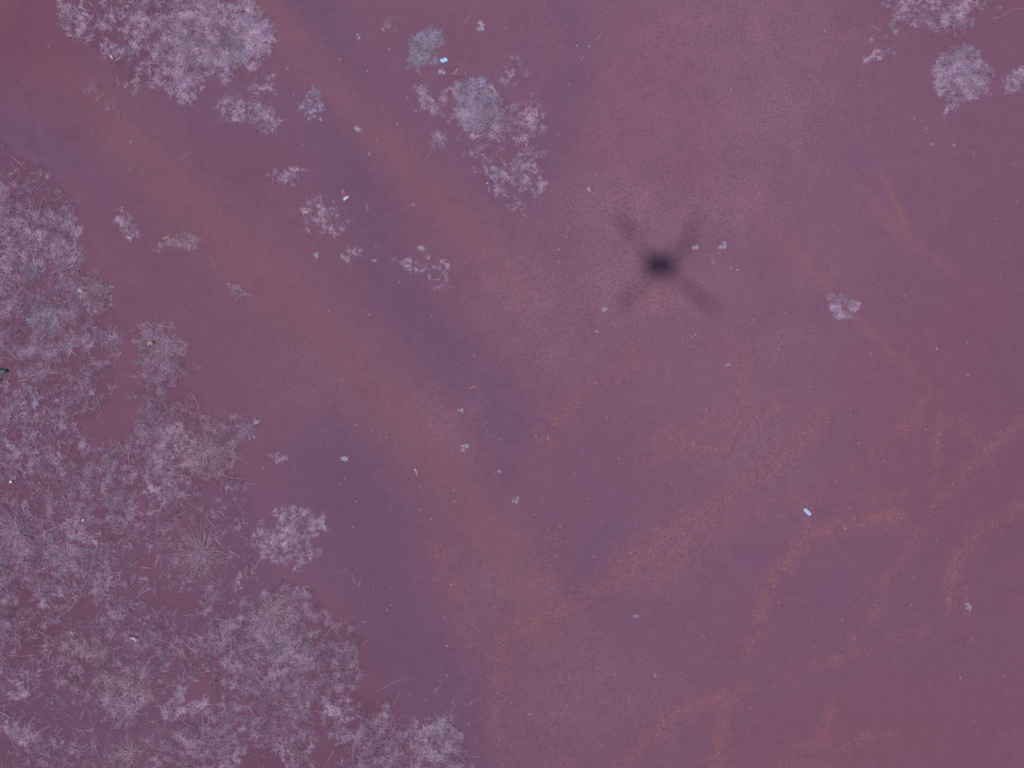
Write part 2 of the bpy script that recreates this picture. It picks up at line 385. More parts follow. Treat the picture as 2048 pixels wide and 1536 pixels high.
WEEDS = [    # tiny grey-green weeds on the open soil: x, y, radius px, label
    (1390, 494, 11, "tiny blue-grey weed right of the drone shadow"), (1450, 491, 13, "faint blue-grey weed farther right of the drone shadow"),
    (1209, 618, 8, "small pale weed below left of the drone shadow"), (1178, 378, 8, "small weed above left of the drone shadow"),
    (1454, 728, 6, "small weed on the open soil below right of the drone shadow"), (931, 895, 9, "small weed inside the wheel rut lower centre"),
    (998, 945, 7, "small weed at the right side of the wheel rut"), (1029, 1003, 11, "loose pale weed lowest beside the wheel rut"),
    (922, 821, 8, "small weed below the orange twig"), (690, 919, 12, "small grey weed above the round fuzzy grass clump"),
    (712, 850, 5, "speck of weed above the small grey weed"), (1308, 1352, 6, "small weed on the lower open soil"),
    (1058, 1428, 5, "speck of weed right of the bottom grass mat"), (1934, 1211, 9, "small weed near the right edge tyre mark"),
    (1862, 288, 6, "left of the two specks of weed under the round clump"), (1908, 288, 7, "right of the two specks of weed under the round clump"),
    (719, 72, 7, "speck of weed left of the small pale tuft at top"), (963, 53, 13, "blue-grey weed alone near the top edge"),
    (712, 258, 11, "round pale weed on the cool soil band upper left"), (843, 494, 10, "oval pale weed above the pale grass bar"),
    (1270, 1232, 8, "faint weed on the lower central soil"), (748, 523, 7, "small pale weed between tuft and bar"),
    (633, 511, 10, "faint weed left of the little grass tuft"), (512, 216, 13, "teal weed in the loose grass clump"),
    (886, 142, 9, "grey-green weed under the shiny white scrap"), (514, 845, 9, "pale weed at the far end of the grass tongue"),
    (640, 238, 6, "speck of weed under the spiky grey-blue tuft"), (1190, 664, 6, "speck of weed below the small pale weed"),
]
PEBBLES = [(1154, 92, 3.2), (1178, 93, 3), (1873, 697, 3.4), (1808, 592, 2.8), (1740, 706, 2), (1740, 713, 2), (1557, 699, 2.3), (1500, 647, 2), (1480, 646, 2.2), (1505, 640, 1.8),
    (1365, 684, 2), (1387, 692, 2.4), (1390, 669, 2.6), (1475, 540, 2.6), (1462, 536, 2.2), (1428, 526, 2.4), (1425, 522, 2.4), (1427, 515, 1.8), (1439, 505, 2.2), (1452, 504, 1.8),
    (1362, 545, 2), (1225, 645, 1.8), (1118, 499, 2.2), (1133, 474, 2.2), (1413, 819, 2.3), (1177, 997, 1.8), (1069, 1029, 2.2), (1132, 1084, 2.2), (1193, 1140, 1.8),
    (1164, 1304, 2.0), (1343, 967, 1.8), (1685, 1240, 2), (1626, 1200, 1.8), (1826, 1155, 2), (727, 1244, 2.4), (747, 1176, 2), (782, 1210, 2), (774, 1220, 2.2), (889, 1233, 2.2),
    (894, 1292, 2.6), (712, 1003, 2.2), (705, 1054, 2.2), (745, 862, 2), (757, 880, 2.2), (690, 957, 2.4), (679, 967, 2), (526, 935, 2.8), (840, 973, 2), (752, 491, 2.4), (798, 564, 2.6),
    (739, 629, 2.4), (658, 621, 2.4), (863, 633, 2.2), (948, 711, 2.0), (990, 945, 1.8), (907, 981, 2.2), (841, 1019, 2.4), (908, 1003, 2), (862, 1038, 2), (772, 875, 2), (980, 1037, 2),
    (763, 219, 2), (795, 247, 2.2), (606, 290, 2), (606, 338, 2), (575, 137, 2.2), (587, 190, 2), (735, 142, 2), (815, 195, 2.4), (832, 222, 2.2), (778, 98, 2.2), (1012, 55, 1.6),
    (1090, 12, 2.2), (1138, 170, 2), (1116, 269, 1.8), (1290, 178, 2), (1462, 180, 2), (1649, 62, 2.2), (1718, 171, 2.4), (1911, 221, 2.0), (1983, 188, 2.4), (1829, 237, 2), (1853, 256, 2), (1947, 304, 2.2),
    (2028, 328, 2.0), (2034, 403, 2.2), (1994, 437, 2.0), (1768, 922, 2.2), (1717, 886, 2.2), (1700, 829, 2.2), (1851, 859, 2.2), (1723, 1050, 1.8), (1874, 1078, 1.8), (1710, 1278, 2), (1823, 1210, 2),
    (1920, 1355, 2.2), (1936, 750, 2.4), (1935, 685, 2), (1622, 773, 2), (1552, 715, 2), (1549, 725, 1.8), (1571, 626, 2.4), (1623, 1240, 1.6), (1631, 1293, 1.6), (1550, 1372, 1.8),
    (1259, 1398, 1.8), (1082, 1440, 1.6), (1286, 1441, 1.4), (1500, 1415, 1.6), (1405, 1270, 1.6), (1446, 1243, 1.4), (880, 1360, 2), (895, 1350, 2.2), (852, 1399, 2), (820, 1388, 2.2), (770, 1445, 1.8), (938, 1448, 2), (906, 1405, 2),
    (260, 283, 3.2), (95, 90, 2), (258, 338, 2), (160, 575, 2.2), (110, 555, 2), (320, 1152, 2), (1262, 1105, 2), (1095, 1060, 2), (1120, 1052, 2.2), (1095, 877, 2.4), (1237, 917, 2), (1148, 948, 2)]
CLODS = [(827, 408, 6), (740, 307, 6), (687, 383, 7), (827, 303, 4), (764, 220, 4), (1357, 612, 4), (1213, 834, 4.5), (1098, 872, 4), (679, 118, 5), (1002, 878, 4)]
TWIGS = [   # loose stalks: points, half width px, tint, label
    ([(360, 319), (371, 311), (381, 304)], 0.9, "straw", "forked straw twig lying across the wheel rut"),
    ([(733, 408), (736, 416), (737, 424)], 1.4, "straw", "short straw piece right of the foil wrapper"),
    ([(938, 1410), (944, 1404), (950, 1398)], 1.0, "straw", "straight straw twig right of the bottom mat"),
    ([(829, 937), (832, 944), (834, 951)], 1.5, "white", "short whitish twig inside the wheel rut"),
    ([(940, 776), (948, 774), (956, 772)], 1.6, "orange", "short orange twig on the open soil near the middle"),
    ([(1191, 82), (1199, 74), (1203, 64), (1207, 50)], 0.9, "straw", "curved straw near the top edge"),
    ([(1162, 123), (1165, 117), (1168, 111)], 1.1, "straw", "short straw below the curved straw near the top"),
    ([(752, 1384), (785, 1364), (812, 1356), (834, 1358)], 0.7, "straw", "long thin arched stalk over the bare soil by the bottom mat"),
    ([(802, 1376), (796, 1395), (786, 1410), (772, 1415)], 0.7, "straw", "thin bent stalk below the long arched stalk"),
    ([(421, 512), (428, 530), (434, 548), (444, 562)], 0.6, "straw", "thin stalk between the two straw tufts of the rut"),
    ([(978, 372), (978, 379), (979, 386)], 1.6, "straw", "stubby stick under the purple scrap"),
    ([(470, 914), (488, 922), (503, 933)], 0.9, "straw", "pale stalk sticking out right of the olive tussock"),
    ([(452, 953), (478, 957), (503, 959)], 0.9, "straw", "pale stalk ending the grass tongue below the tussock"),
    ([(1986, 38), (2006, 32), (2022, 20), (2050, 17), (2080, 12)], 0.8, "straw", "wavy thin stalk at the right edge under the top right mat"),
    ([(880, 1372), (872, 1378), (866, 1386)], 0.9, "straw", "short forked straw right of the bottom mat"),
    ([(738, 1280), (729, 1286), (722, 1296)], 0.8, "orange", "reddish twig at the right side of the bottom mat"),
    ([(940, 1512), (952, 1512), (966, 1513)], 0.8, "straw", "straight stalk sticking out at the bottom edge"),
    ([(855, 316), (862, 302), (868, 285)], 0.7, "straw", "hair-thin stalk under the spiky straw tuft"),
    ([(1119, 1340), (1121, 1346), (1121, 1352)], 0.9, "straw", "tiny straw on the lower open soil"),
    ([(385, 785), (396, 810), (404, 836)], 0.9, "straw", "thin stalk edging the grass tongue"),
    ([(930, 45), (940, 30), (945, 18)], 0.7, "orange", "faint reddish stalk by the top edge weed"),
]

# ------------------------------------------------------------------ relief
def relief(x, y):
    px = x / S + 1024.0; py = 768.0 - y / S
    h = 0.030 * (fbm(x * 0.55, y * 0.55, 3, 3) - 0.5) + 0.010 * (fbm(x * 3.1, y * 3.1, 5, 3) - 0.5)
    near = (np.abs(x) < 9) & (np.abs(y) < 8)
    if np.any(near):
        xn, yn = px[near], py[near]
        wx = xn + 30 * (fbm(xn / 90, yn / 90, 21, 2) - 0.5); wy = yn + 30 * (fbm(xn / 90, yn / 90, 22, 2) - 0.5)
        r = np.zeros(xn.shape)
        for pts, w, s in RED_BANDS[:2]:
            d, _ = linedist(wx, wy, pts)
            r -= 0.022 * s * np.exp(-(d / w) ** 2)
            r += 0.007 * s * np.exp(-((d - w * 1.45) / (w * 0.4)) ** 2)
        for pts, w, s in TRACKS:
            d, _ = linedist(wx, wy, pts)
            r += 0.004 * s * np.exp(-(d / w) ** 2) * (fbm(xn / 5, yn / 5, 31, 2) - 0.2)
        for pts, w, s in STREAKS:
            d, _ = linedist(xn, yn, pts)
            r -= 0.003 * s * np.exp(-(d / w) ** 2)
        for cx, cy, rx, ry, s in LOOSE_AND_HOTSPOT:
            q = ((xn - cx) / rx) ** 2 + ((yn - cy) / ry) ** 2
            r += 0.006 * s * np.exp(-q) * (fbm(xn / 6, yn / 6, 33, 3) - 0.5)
        h = h.copy(); h[near] += r
    return h

def Z(px, py):
    x, y = P(np.atleast_1d(px), np.atleast_1d(py))
    return relief(x, y)

# ------------------------------------------------------------------ ground: one sheet to the horizon
def axis(a, step, far):
    core = np.arange(-a, a + step * 0.5, step)
    out = []; v = a; d = step
    while v < far:
        d *= 1.35; v += d; out.append(v)
    out = np.array(out)
    return np.concatenate((-out[::-1], core, out))

gx = axis(6.0, 0.02, 2500.0); gy = axis(4.7, 0.02, 2500.0)
GX, GY = np.meshgrid(gx, gy)
fx_, fy_ = GX.ravel(), GY.ravel()
gh = relief(fx_, fy_)
far = np.maximum(np.abs(fx_), np.abs(fy_))
gh = gh * np.where(far > 40, 0.0, 1.0)
gv = np.stack((fx_, fy_, gh), 1)
nx, ny = len(gx), len(gy)
idx = np.arange(nx * ny).reshape(ny, nx)
gf = np.stack((idx[:-1, :-1], idx[:-1, 1:], idx[1:, 1:], idx[1:, :-1]), -1).reshape(-1, 4)
gme = mesh_arrays("ground", gv, gf, 4)
gme.polygons.foreach_set("use_smooth", np.ones(len(gf), bool))

gpx = fx_ / S + 1024; gpy = 768 - fy_ / S
wx = gpx + 34 * (fbm(gpx / 80, gpy / 80, 41, 3) - 0.5); wy = gpy + 34 * (fbm(gpx / 80, gpy / 80, 42, 3) - 0.5)
def bandmask(bands, soft=1.0):
    m = np.zeros(gpx.shape)
    bx = gpx + 0.35 * (wx - gpx); by = gpy + 0.35 * (wy - gpy)
    for pts, w, s in bands:
        d, _ = linedist(bx, by, pts)
        m = np.maximum(m, s * np.exp(-(d / (w * soft)) ** 2.6))
    return m
def blobmask(blobs):
    m = np.zeros(gpx.shape)
    for cx, cy, rx, ry, s in blobs:
        q = ((wx - cx) / rx) ** 2 + ((wy - cy) / ry) ** 2
        m = np.maximum(m, s * np.exp(-q * 0.9))
    return m
c_base = np.tile(alb((120, 86, 113)), (len(gpx), 1))
def blend(col, target, m):
    return col * (1 - m[:, None]) + target[None, :] * m[:, None]
n_big = fbm(gpx / 260, gpy / 260, 51, 4); n_mid = fbm(gpx / 38, gpy / 38, 52, 4); n_fine = fbm(gpx / 7, gpy / 7, 53, 3)
colr = blend(c_base, alb((124, 87, 110)), 0.5 * sstep(0.5, 0.7, n_big))
colr = blend(colr, alb((117, 86, 115)), 0.4 * sstep(0.5, 0.34, n_big))
m_red = bandmask(RED_BANDS); m_blue = bandmask(BLUE_BANDS)
colr = blend(colr, alb((126, 91, 116)), blobmask(PALE))
colr = blend(colr, alb((109, 82, 113)), 0.7 * m_blue)
colr = blend(colr, alb((128, 90, 110)), np.clip(m_red * (0.78 + 0.25 * (n_mid - 0.5)), 0, 1))
m_loose_hotspot = blobmask(LOOSE_AND_HOTSPOT)
colr = blend(colr, alb((131, 96, 119)), np.clip(m_loose_hotspot * (0.75 + 1.3 * (n_mid - 0.45)), 0, 1))
colr = blend(colr, alb((124, 83, 104)), blobmask([(1800, 1480, 330, 170, 0.7), (1900, 900, 200, 300, 0.35), (40, 60, 150, 120, 0.6), (300, 700, 120, 200, 0.3)]))
m_dark = blobmask(DARKER)
colr = blend(colr, alb((110, 73, 99)), 0.8 * m_dark)
m_or = np.zeros(gpx.shape)
sx_ = gpx + 14 * (fbm(gpx / 16, gpy / 16, 61, 2) - 0.5); sy_ = gpy + 14 * (fbm(gpx / 16, gpy / 16, 62, 2) - 0.5)
for pts, w, s in TRACKS:
    d, _ = linedist(sx_, sy_, pts)
    m_or = np.maximum(m_or, s * np.exp(-(d / (w * 1.15)) ** 2))
m_tr = np.clip(m_or * (0.45 + 0.55 * sstep(0.36, 0.66, n_fine)) * (0.35 + 0.65 * sstep(0.3, 0.55, n_mid)) * 1.15, 0, 1)
colr = blend(colr, alb((135, 90, 104)), 0.72 * m_tr)
m_st = np.zeros(gpx.shape)
for pts, w, s in STREAKS:
    d, t = linedist(gpx + 6 * (n_mid - 0.5), gpy + 6 * (n_mid - 0.5), pts)
    m_st = np.maximum(m_st, s * np.exp(-(d / (w * 0.75)) ** 2) * (0.45 + 0.9 * n_mid) * sstep(-0.15, 0.2, t) * sstep(1.15, 0.75, t))
colr = blend(colr, alb((134, 94, 107)), 0.7 * m_st)
# darker plant litter on the soil between the blades of the mats
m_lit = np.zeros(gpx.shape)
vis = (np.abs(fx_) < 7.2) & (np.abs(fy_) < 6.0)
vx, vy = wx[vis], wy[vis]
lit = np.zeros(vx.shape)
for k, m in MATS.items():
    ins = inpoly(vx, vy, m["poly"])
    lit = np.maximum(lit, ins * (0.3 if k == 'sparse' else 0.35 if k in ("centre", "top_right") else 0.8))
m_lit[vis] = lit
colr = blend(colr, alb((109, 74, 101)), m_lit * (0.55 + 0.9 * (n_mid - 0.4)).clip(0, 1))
colr *= (1 + 0.12 * (n_fine - 0.5) + 0.06 * (n_mid - 0.5))[:, None]
set_col(gme, "soil", np.clip(colr, 0, 1))
ga = gme.attributes.new("grain", 'FLOAT', 'POINT')
ga.data.foreach_set("value", np.clip(0.22 + 0.75 * m_loose_hotspot + 0.5 * m_or + 0.35 * m_lit, 0, 1).astype(np.float32))

def soil_material():
    m, nt, b = new_mat("red_soil")
    N = nt.nodes; L = nt.links
    at = N.new("ShaderNodeAttribute"); at.attribute_name = "soil"
    gr = N.new("ShaderNodeAttribute"); gr.attribute_name = "grain"
    geo = N.new("ShaderNodeNewGeometry")
    def noise(scale, detail, rough=0.6):
        n = N.new("ShaderNodeTexNoise"); n.inputs["Scale"].default_value = scale
        n.inputs["Detail"].default_value = detail; n.inputs["Roughness"].default_value = rough
        L.new(geo.outputs["Position"], n.inputs["Vector"]); return n
    n1 = noise(46, 3, 0.6); n2 = noise(9, 4, 0.6); n3 = noise(130, 3, 0.6)
    vor = N.new("ShaderNodeTexVoronoi"); vor.inputs["Scale"].default_value = 38.0
    L.new(geo.outputs["Position"], vor.inputs["Vector"])
    def mrange(src, a, bb, c, d):
        r = N.new("ShaderNodeMapRange"); r.inputs[1].default_value = a; r.inputs[2].default_value = bb
        r.inputs[3].default_value = c; r.inputs[4].default_value = d; L.new(src, r.inputs[0]); return r
    def math_(op, a, bb):
        q = N.new("ShaderNodeMath"); q.operation = op
        for i, v in enumerate((a, bb)):
            if isinstance(v, (int, float)): q.inputs[i].default_value = v
            else: L.new(v, q.inputs[i])
        return q
    d1 = math_('SUBTRACT', n1.outputs["Fac"], 0.5); d2 = math_('SUBTRACT', n2.outputs["Fac"], 0.5)
    a1 = math_('MULTIPLY', d1.outputs[0], gr.outputs["Fac"])
    a1b = math_('MULTIPLY', a1.outputs[0], 1.5)
    a2 = math_('MULTIPLY', d2.outputs[0], 0.16)
    s = math_('ADD', a1b.outputs[0], a2.outputs[0]); s1 = math_('ADD', s.outputs[0], 1.0)
    sc_ = N.new("ShaderNodeVectorMath"); sc_.operation = 'SCALE'
    L.new(at.outputs["Color"], sc_.inputs[0]); L.new(s1.outputs[0], sc_.inputs["Scale"])
    # hue mottling: some grains redder, some cooler
    mixr = N.new("ShaderNodeMix"); mixr.data_type = 'RGBA'; mixr.blend_type = 'MULTIPLY'
    f = mrange(n3.outputs["Fac"], 0.35, 0.7, 0.0, 0.35); L.new(f.outputs[0], mixr.inputs[0])
    L.new(sc_.outputs[0], mixr.inputs[6]); mixr.inputs[7].default_value = (1.10, 0.98, 0.88, 1)
    L.new(mixr.outputs[2], b.inputs["Base Color"])
    b.inputs["Roughness"].default_value = 1.0
    b.inputs["Specular IOR Level"].default_value = 0.05
    b.inputs["Diffuse Roughness"].default_value = 1.0
    bp = N.new("ShaderNodeBump"); bp.inputs["Distance"].default_value = 0.012
    bs = mrange(gr.outputs["Fac"], 0.0, 1.0, 0.15, 0.6); L.new(bs.outputs[0], bp.inputs["Strength"])
    L.new(n1.outputs["Fac"], bp.inputs["Height"]); L.new(bp.outputs[0], b.inputs["Normal"])
    return m

ground = link("ground", gme, soil_material())
tag(ground, "bare purple-red soil with wheel ruts and scrape marks", "ground", kind="structure")

# ------------------------------------------------------------------ crumbs of loose soil along the tyre marks
def crumbs():
    xs, ys, cs, rs = [], [], [], []
    tint = np.array([alb((139, 94, 105)), alb((141, 101, 115)), alb((135, 88, 99)), alb((147, 110, 124))])
    for pts, w, s in TRACKS:
        pts = np.array(pts, float)
        seg = np.hypot(*(pts[1:] - pts[:-1]).T); Lt = seg.sum()
        n = int(Lt * w * 0.095 * s)
        if n < 1: continue
        u = RNG.random(n) * Lt; cum = np.concatenate(([0], np.cumsum(seg)))
        i = np.clip(np.searchsorted(cum, u) - 1, 0, len(seg) - 1)
        t = (u - cum[i]) / seg[i]
        p = pts[i] + (pts[i + 1] - pts[i]) * t[:, None]
        p += RNG.normal(0, w * 0.62, (n, 2))
        keep = fbm(p[:, 0] / 11, p[:, 1] / 11, 71, 2) > 0.40
        p = p[keep]
        xs.append(p[:, 0]); ys.append(p[:, 1]); rs.append(RNG.gamma(2.0, 0.28, len(p)) + 0.55)
        cs.append(tint[RNG.choice(4, len(p), p=[0.45, 0.22, 0.25, 0.08])])
    for cx, cy, rx, ry, s in LOOSE_AND_HOTSPOT:
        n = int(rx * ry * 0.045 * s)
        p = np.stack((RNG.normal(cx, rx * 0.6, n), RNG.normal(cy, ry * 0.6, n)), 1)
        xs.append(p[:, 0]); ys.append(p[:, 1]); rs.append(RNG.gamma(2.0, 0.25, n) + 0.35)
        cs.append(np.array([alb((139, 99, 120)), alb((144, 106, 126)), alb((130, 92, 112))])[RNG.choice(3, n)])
    n = 2600
    xs.append(RNG.uniform(-120, 2170, n)); ys.append(RNG.uniform(-120, 1660, n)); rs.append(RNG.gamma(1.6, 0.28, n) + 0.3)
    cs.append(np.array([alb((140, 98, 116)), alb((150, 118, 138)), alb((124, 80, 98))])[RNG.choice(3, n, p=[0.5, 0.2, 0.3])])
    x = np.concatenate(xs); y = np.concatenate(ys); r = np.concatenate(rs) * S; c = np.concatenate(cs)
    X, Y = P(x, y); z = relief(X, Y)
    n = len(X); a0 = RNG.random(n) * 6.283
    V = np.zeros((n, 6, 3))
    for k in range(5):
        a = a0 + k * 1.2566; q = r * RNG.uniform(0.7, 1.3, n)
        V[:, k, 0] = X + np.cos(a) * q; V[:, k, 1] = Y + np.sin(a) * q; V[:, k, 2] = z - 0.0015
    V[:, 5, 0] = X + r * RNG.uniform(-.3, .3, n); V[:, 5, 1] = Y + r * RNG.uniform(-.3, .3, n); V[:, 5, 2] = z + r * RNG.uniform(0.5, 1.0, n)
    F = np.array([[k, (k + 1) % 5, 5] for k in range(5)])
    F = (F[None] + (np.arange(n) * 6)[:, None, None]).reshape(-1, 3)
    me = mesh_arrays("soil_crumbs", V.reshape(-1, 3), F, 3)
    set_col(me, "crumb", np.repeat(c, 6, 0))
    o = link("soil_crumbs", me, M_CRUMB)
    tag(o, "loose orange and mauve soil crumbs scattered along the tyre marks", "soil crumbs", kind="stuff")
crumbs()

# ------------------------------------------------------------------ grass
GF = 1.34
PAL = {
    "lilac": [((132, 110, 138), 2), ((146, 126, 150), 3), ((156, 138, 164), 5), ((152, 138, 168), 3), ((170, 154, 176), 3)],
    "mixed": [((126, 102, 128), 3), ((138, 114, 140), 3), ((142, 122, 142), 2), ((146, 126, 154), 5), ((140, 132, 158), 2), ((160, 144, 168), 3)],
    "tan": [((128, 102, 124), 2), ((138, 114, 134), 3), ((146, 124, 144), 4), ((150, 128, 150), 4), ((158, 140, 158), 2)],
    "blue": [((148, 140, 170), 4), ((154, 143, 171), 3), ((142, 134, 163), 3), ((158, 146, 168), 2)],
    "bluegreen": [((142, 138, 162), 4), ((150, 140, 164), 3), ((136, 132, 156), 3), ((152, 140, 160), 2)],
    "green": [((130, 136, 160), 4), ((136, 138, 162), 3), ((136, 132, 158), 2)],
}
PALN = {k: (np.array([alb(c, GF * np.array((0.9, 0.83, 0.89) if k == 'mixed' else (1.0, 0.95, 1.0))) for c, w in v]), np.array([w for c, w in v], float) / sum(w for c, w in v)) for k, v in PAL.items()}

def blade_mesh(name, rx, ry, ang, ln, wd, lift, curl, col, base=None):
    """one curved tapering ribbon per blade; px units for rx, ry, ln, wd"""
    n = len(rx)
    X, Y = P(rx, ry); z0 = relief(X, Y)
    if base is not None: z0 = z0 + base
    ln = ln * S; wd = wd * S
    V = np.zeros((n, 5, 3))
    def at(t, a_off):
        a = ang + a_off
        return np.cos(a), np.sin(a)
    c0, s0 = np.cos(ang), np.sin(ang)
    c1, s1 = np.cos(ang + curl), np.sin(ang + curl)
    mx = X + c0 * ln * 0.5; my = Y + s0 * ln * 0.5
    tx = mx + c1 * ln * 0.5; ty = my + s1 * ln * 0.5
    roll = RNG.normal(0, 0.5, n)
    hw = wd * np.cos(roll); hz = wd * np.sin(roll)
    V[:, 0] = np.stack((X - s0 * hw, Y + c0 * hw, z0 + 0.001 + hz * 0), 1)
    V[:, 1] = np.stack((X + s0 * hw, Y - c0 * hw, z0 + 0.001), 1)
    zm = z0 + lift
    V[:, 2] = np.stack((mx - s0 * hw * .85, my + c0 * hw * .85, np.maximum(zm + hz, z0 + .002)), 1)
    V[:, 3] = np.stack((mx + s0 * hw * .85, my - c0 * hw * .85, np.maximum(zm - hz, z0 + .002)), 1)
    zt = z0 + lift * RNG.uniform(0.1, 1.25, n) + 0.003
    V[:, 4] = np.stack((tx, ty, zt), 1)
    F = np.array([[0, 1, 3], [0, 3, 2], [2, 3, 4]])
    F = (F[None] + (np.arange(n) * 5)[:, None, None]).reshape(-1, 3)
    me = mesh_arrays(name, V.reshape(-1, 3), F, 3)
    set_col(me, "blade", np.repeat(col, 5, 0))
    return me

def tufts_in(poly, dens, thr, holes=(), seed=0, warp=16):
    xs = [p[0] for p in poly]; ys = [p[1] for p in poly]
    x0, x1, y0, y1 = min(xs) - 12, max(xs) + 12, min(ys) - 12, max(ys) + 12
    n = int((x1 - x0) * (y1 - y0) * dens)
    x = RNG.uniform(x0, x1, n); y = RNG.uniform(y0, y1, n)
    wx_ = x + warp * (fbm(x / 17, y / 17, seed + 1, 3) - 0.5) * 2; wy_ = y + warp * (fbm(x / 17, y / 17, seed + 2, 3) - 0.5) * 2
    k = inpoly(wx_, wy_, poly)
    for h in holes: k &= ~inpoly(wx_, wy_, h)
    f = 0.34 * fbm(x / 80, y / 80, seed + 5, 2) + 0.40 * fbm(x / 17, y / 17, seed + 9, 3) + 0.26 * fbm(x / 6, y / 6, seed + 13, 2)
    k &= RNG.random(n) < sstep(thr - 0.07, thr + 0.12, f)
    return x[k], y[k]

def tuft_blades(tx, ty, nb, L, tint, spread=2.0):
    """wisps: every tuft is a lock of fine blades that leans one way with the ground's combed drift"""
    n = len(tx)
    pal, pr = PALN[tint]
    cum = np.cumsum(pr)
    u = np.clip((fbm(tx / 16, ty / 16, 801, 3) - 0.5) * 2.2 + 0.5 + RNG.normal(0, 0.16, n), 0, 0.999)
    tone = 0.84 + 0.34 * sstep(0.3, 0.7, fbm(tx / 15, ty / 15, 802, 3)) + RNG.normal(0, 0.05, n)
    tc = pal[np.searchsorted(cum, u).clip(0, len(pal) - 1)] * tone[:, None]
    flow = 12.6 * fbm(tx / 70, ty / 70, 803, 2)
    ta = np.where(RNG.random(n) < 0.6, flow + RNG.normal(0, 0.9, n), RNG.random(n) * 6.283)
    i = np.repeat(np.arange(n), nb)
    m = len(i)
    sp = RNG.normal(0, spread, (2, m))
    rx = tx[i] + sp[0]; ry = ty[i] + sp[1]
    ang = np.where(RNG.random(m) < 0.75, ta[i] + RNG.normal(0, 0.55, m), RNG.random(m) * 6.283)
    ln = L * RNG.gamma(4.0, 0.25, m) * 0.66 * np.where(RNG.random(m) < 0.07, 1.9, 1.0)
    wd = RNG.uniform(0.16, 0.36, m)
    lift = np.abs(RNG.normal(0, 0.013, m)) + 0.003
    curl = RNG.normal(0, 0.8, m)
    col = tc[i] * RNG.uniform(0.92, 1.08, (m, 1))
    return [rx, ry, ang, ln, wd, lift, curl, col]

def join(parts):
    return [np.concatenate([p[k] for p in parts]) for k in range(8)]

def stray(poly, n, L, tint):
    """long loose stalks lying over a mat"""
    xs = [p[0] for p in poly]; ys = [p[1] for p in poly]
    x = RNG.uniform(min(xs), max(xs), n * 3); y = RNG.uniform(min(ys), max(ys), n * 3)
    k = inpoly(x, y, poly); x, y = x[k][:n], y[k][:n]; n = len(x)
    pal, pr = PALN[tint]
    return [x, y, RNG.random(n) * 6.283, L * RNG.uniform(1.5, 4.0, n), RNG.uniform(0.2, 0.4, n), np.abs(RNG.normal(0.01, 0.01, n)) + .004,
            RNG.normal(0, 0.35, n), np.clip(pal[RNG.choice(len(pal), n, p=pr)] * np.where(RNG.random((n, 1)) < 0.05, 1.9, RNG.uniform(0.95, 1.3, (n, 1))), 0, .9)]  # a few stalks get a much brighter colour to paint sun glints

nblades = 0
for i, (k, m) in enumerate(MATS.items()):
    parts = []
    tx, ty = tufts_in(m["poly"], m["dens"], m["thr"], m.get("holes", ()), 100 + i * 20, 22)
    parts.append(tuft_blades(tx, ty, 13, m["L"], m["tint"]))
    tx, ty = tufts_in(m["poly"], m["dens"] * 0.22, m["thr"] - 0.12, m.get("holes", ()), 100 + i * 20, 30)
    parts.append(tuft_blades(tx, ty, 8, m["L"], "tan"))
    for cx, cy, r, ex, tint in CORES.get(k, ()):
        n = int(r * r * 3.1 * ex)
        a = RNG.random(n) * 6.283; q = r * np.sqrt(RNG.random(n)) * (0.7 + 0.6 * fbm(np.cos(a) * 2 + cx, np.sin(a) * 2 + cy, 7, 2))
        parts.append(tuft_blades(cx + np.cos(a) * q, cy + np.sin(a) * q, 16, m["L"] * 0.85, tint))
    area = (max(p[0] for p in m["poly"]) - min(p[0] for p in m["poly"])) * (max(p[1] for p in m["poly"]) - min(p[1] for p in m["poly"]))
    parts.append(stray(m["poly"], int(area * 0.0013), m["L"], m["tint"]))
    a = join(parts); nblades += len(a[0])
    o = link("dry_grass_mat", blade_mesh("dry_grass_mat", *a), M_GRASS)
    tag(o, MAT_LABEL[k], "dry grass", kind="stuff")

for i, (poly, dens, thr, L, tint, label) in enumerate(CLUMPS):
    parts = []
    tx, ty = tufts_in(poly, dens, thr - 0.035, [HOLES[label]] if label in HOLES else (), 300 + i * 13, 9)
    parts.append(tuft_blades(tx, ty, 18, L, tint))
    parts.append(stray(poly, max(3, int(len(tx) * 0.04)), L, tint))
    if "bluish heart" in label:
        n = 60; a = RNG.random(n) * 6.283; q = 22 * np.sqrt(RNG.random(n))
        parts.append(tuft_blades(1918 + np.cos(a) * q, 130 + np.sin(a) * q, 14, 6, "blue"))
    a = join(parts); nblades += len(a[0])
    cx = sum(p[0] for p in poly) / len(poly); cy = sum(p[1] for p in poly) / len(poly)
    me = blade_mesh("grass_clump", *a)
    X, Y = P(cx, cy); z = float(relief(np.array([float(X)]), np.array([float(Y)]))[0])
    co = np.empty(len(me.vertices) * 3, np.float32); me.vertices.foreach_get("co", co)
    co = co.reshape(-1, 3) - np.array((X, Y, z), np.float32); me.vertices.foreach_set("co", co.ravel())
    o = link("grass_clump", me, M_GRASS, loc=(float(X), float(Y), z))
    tag(o, label, "grass clump", "separate clumps of dry grass")

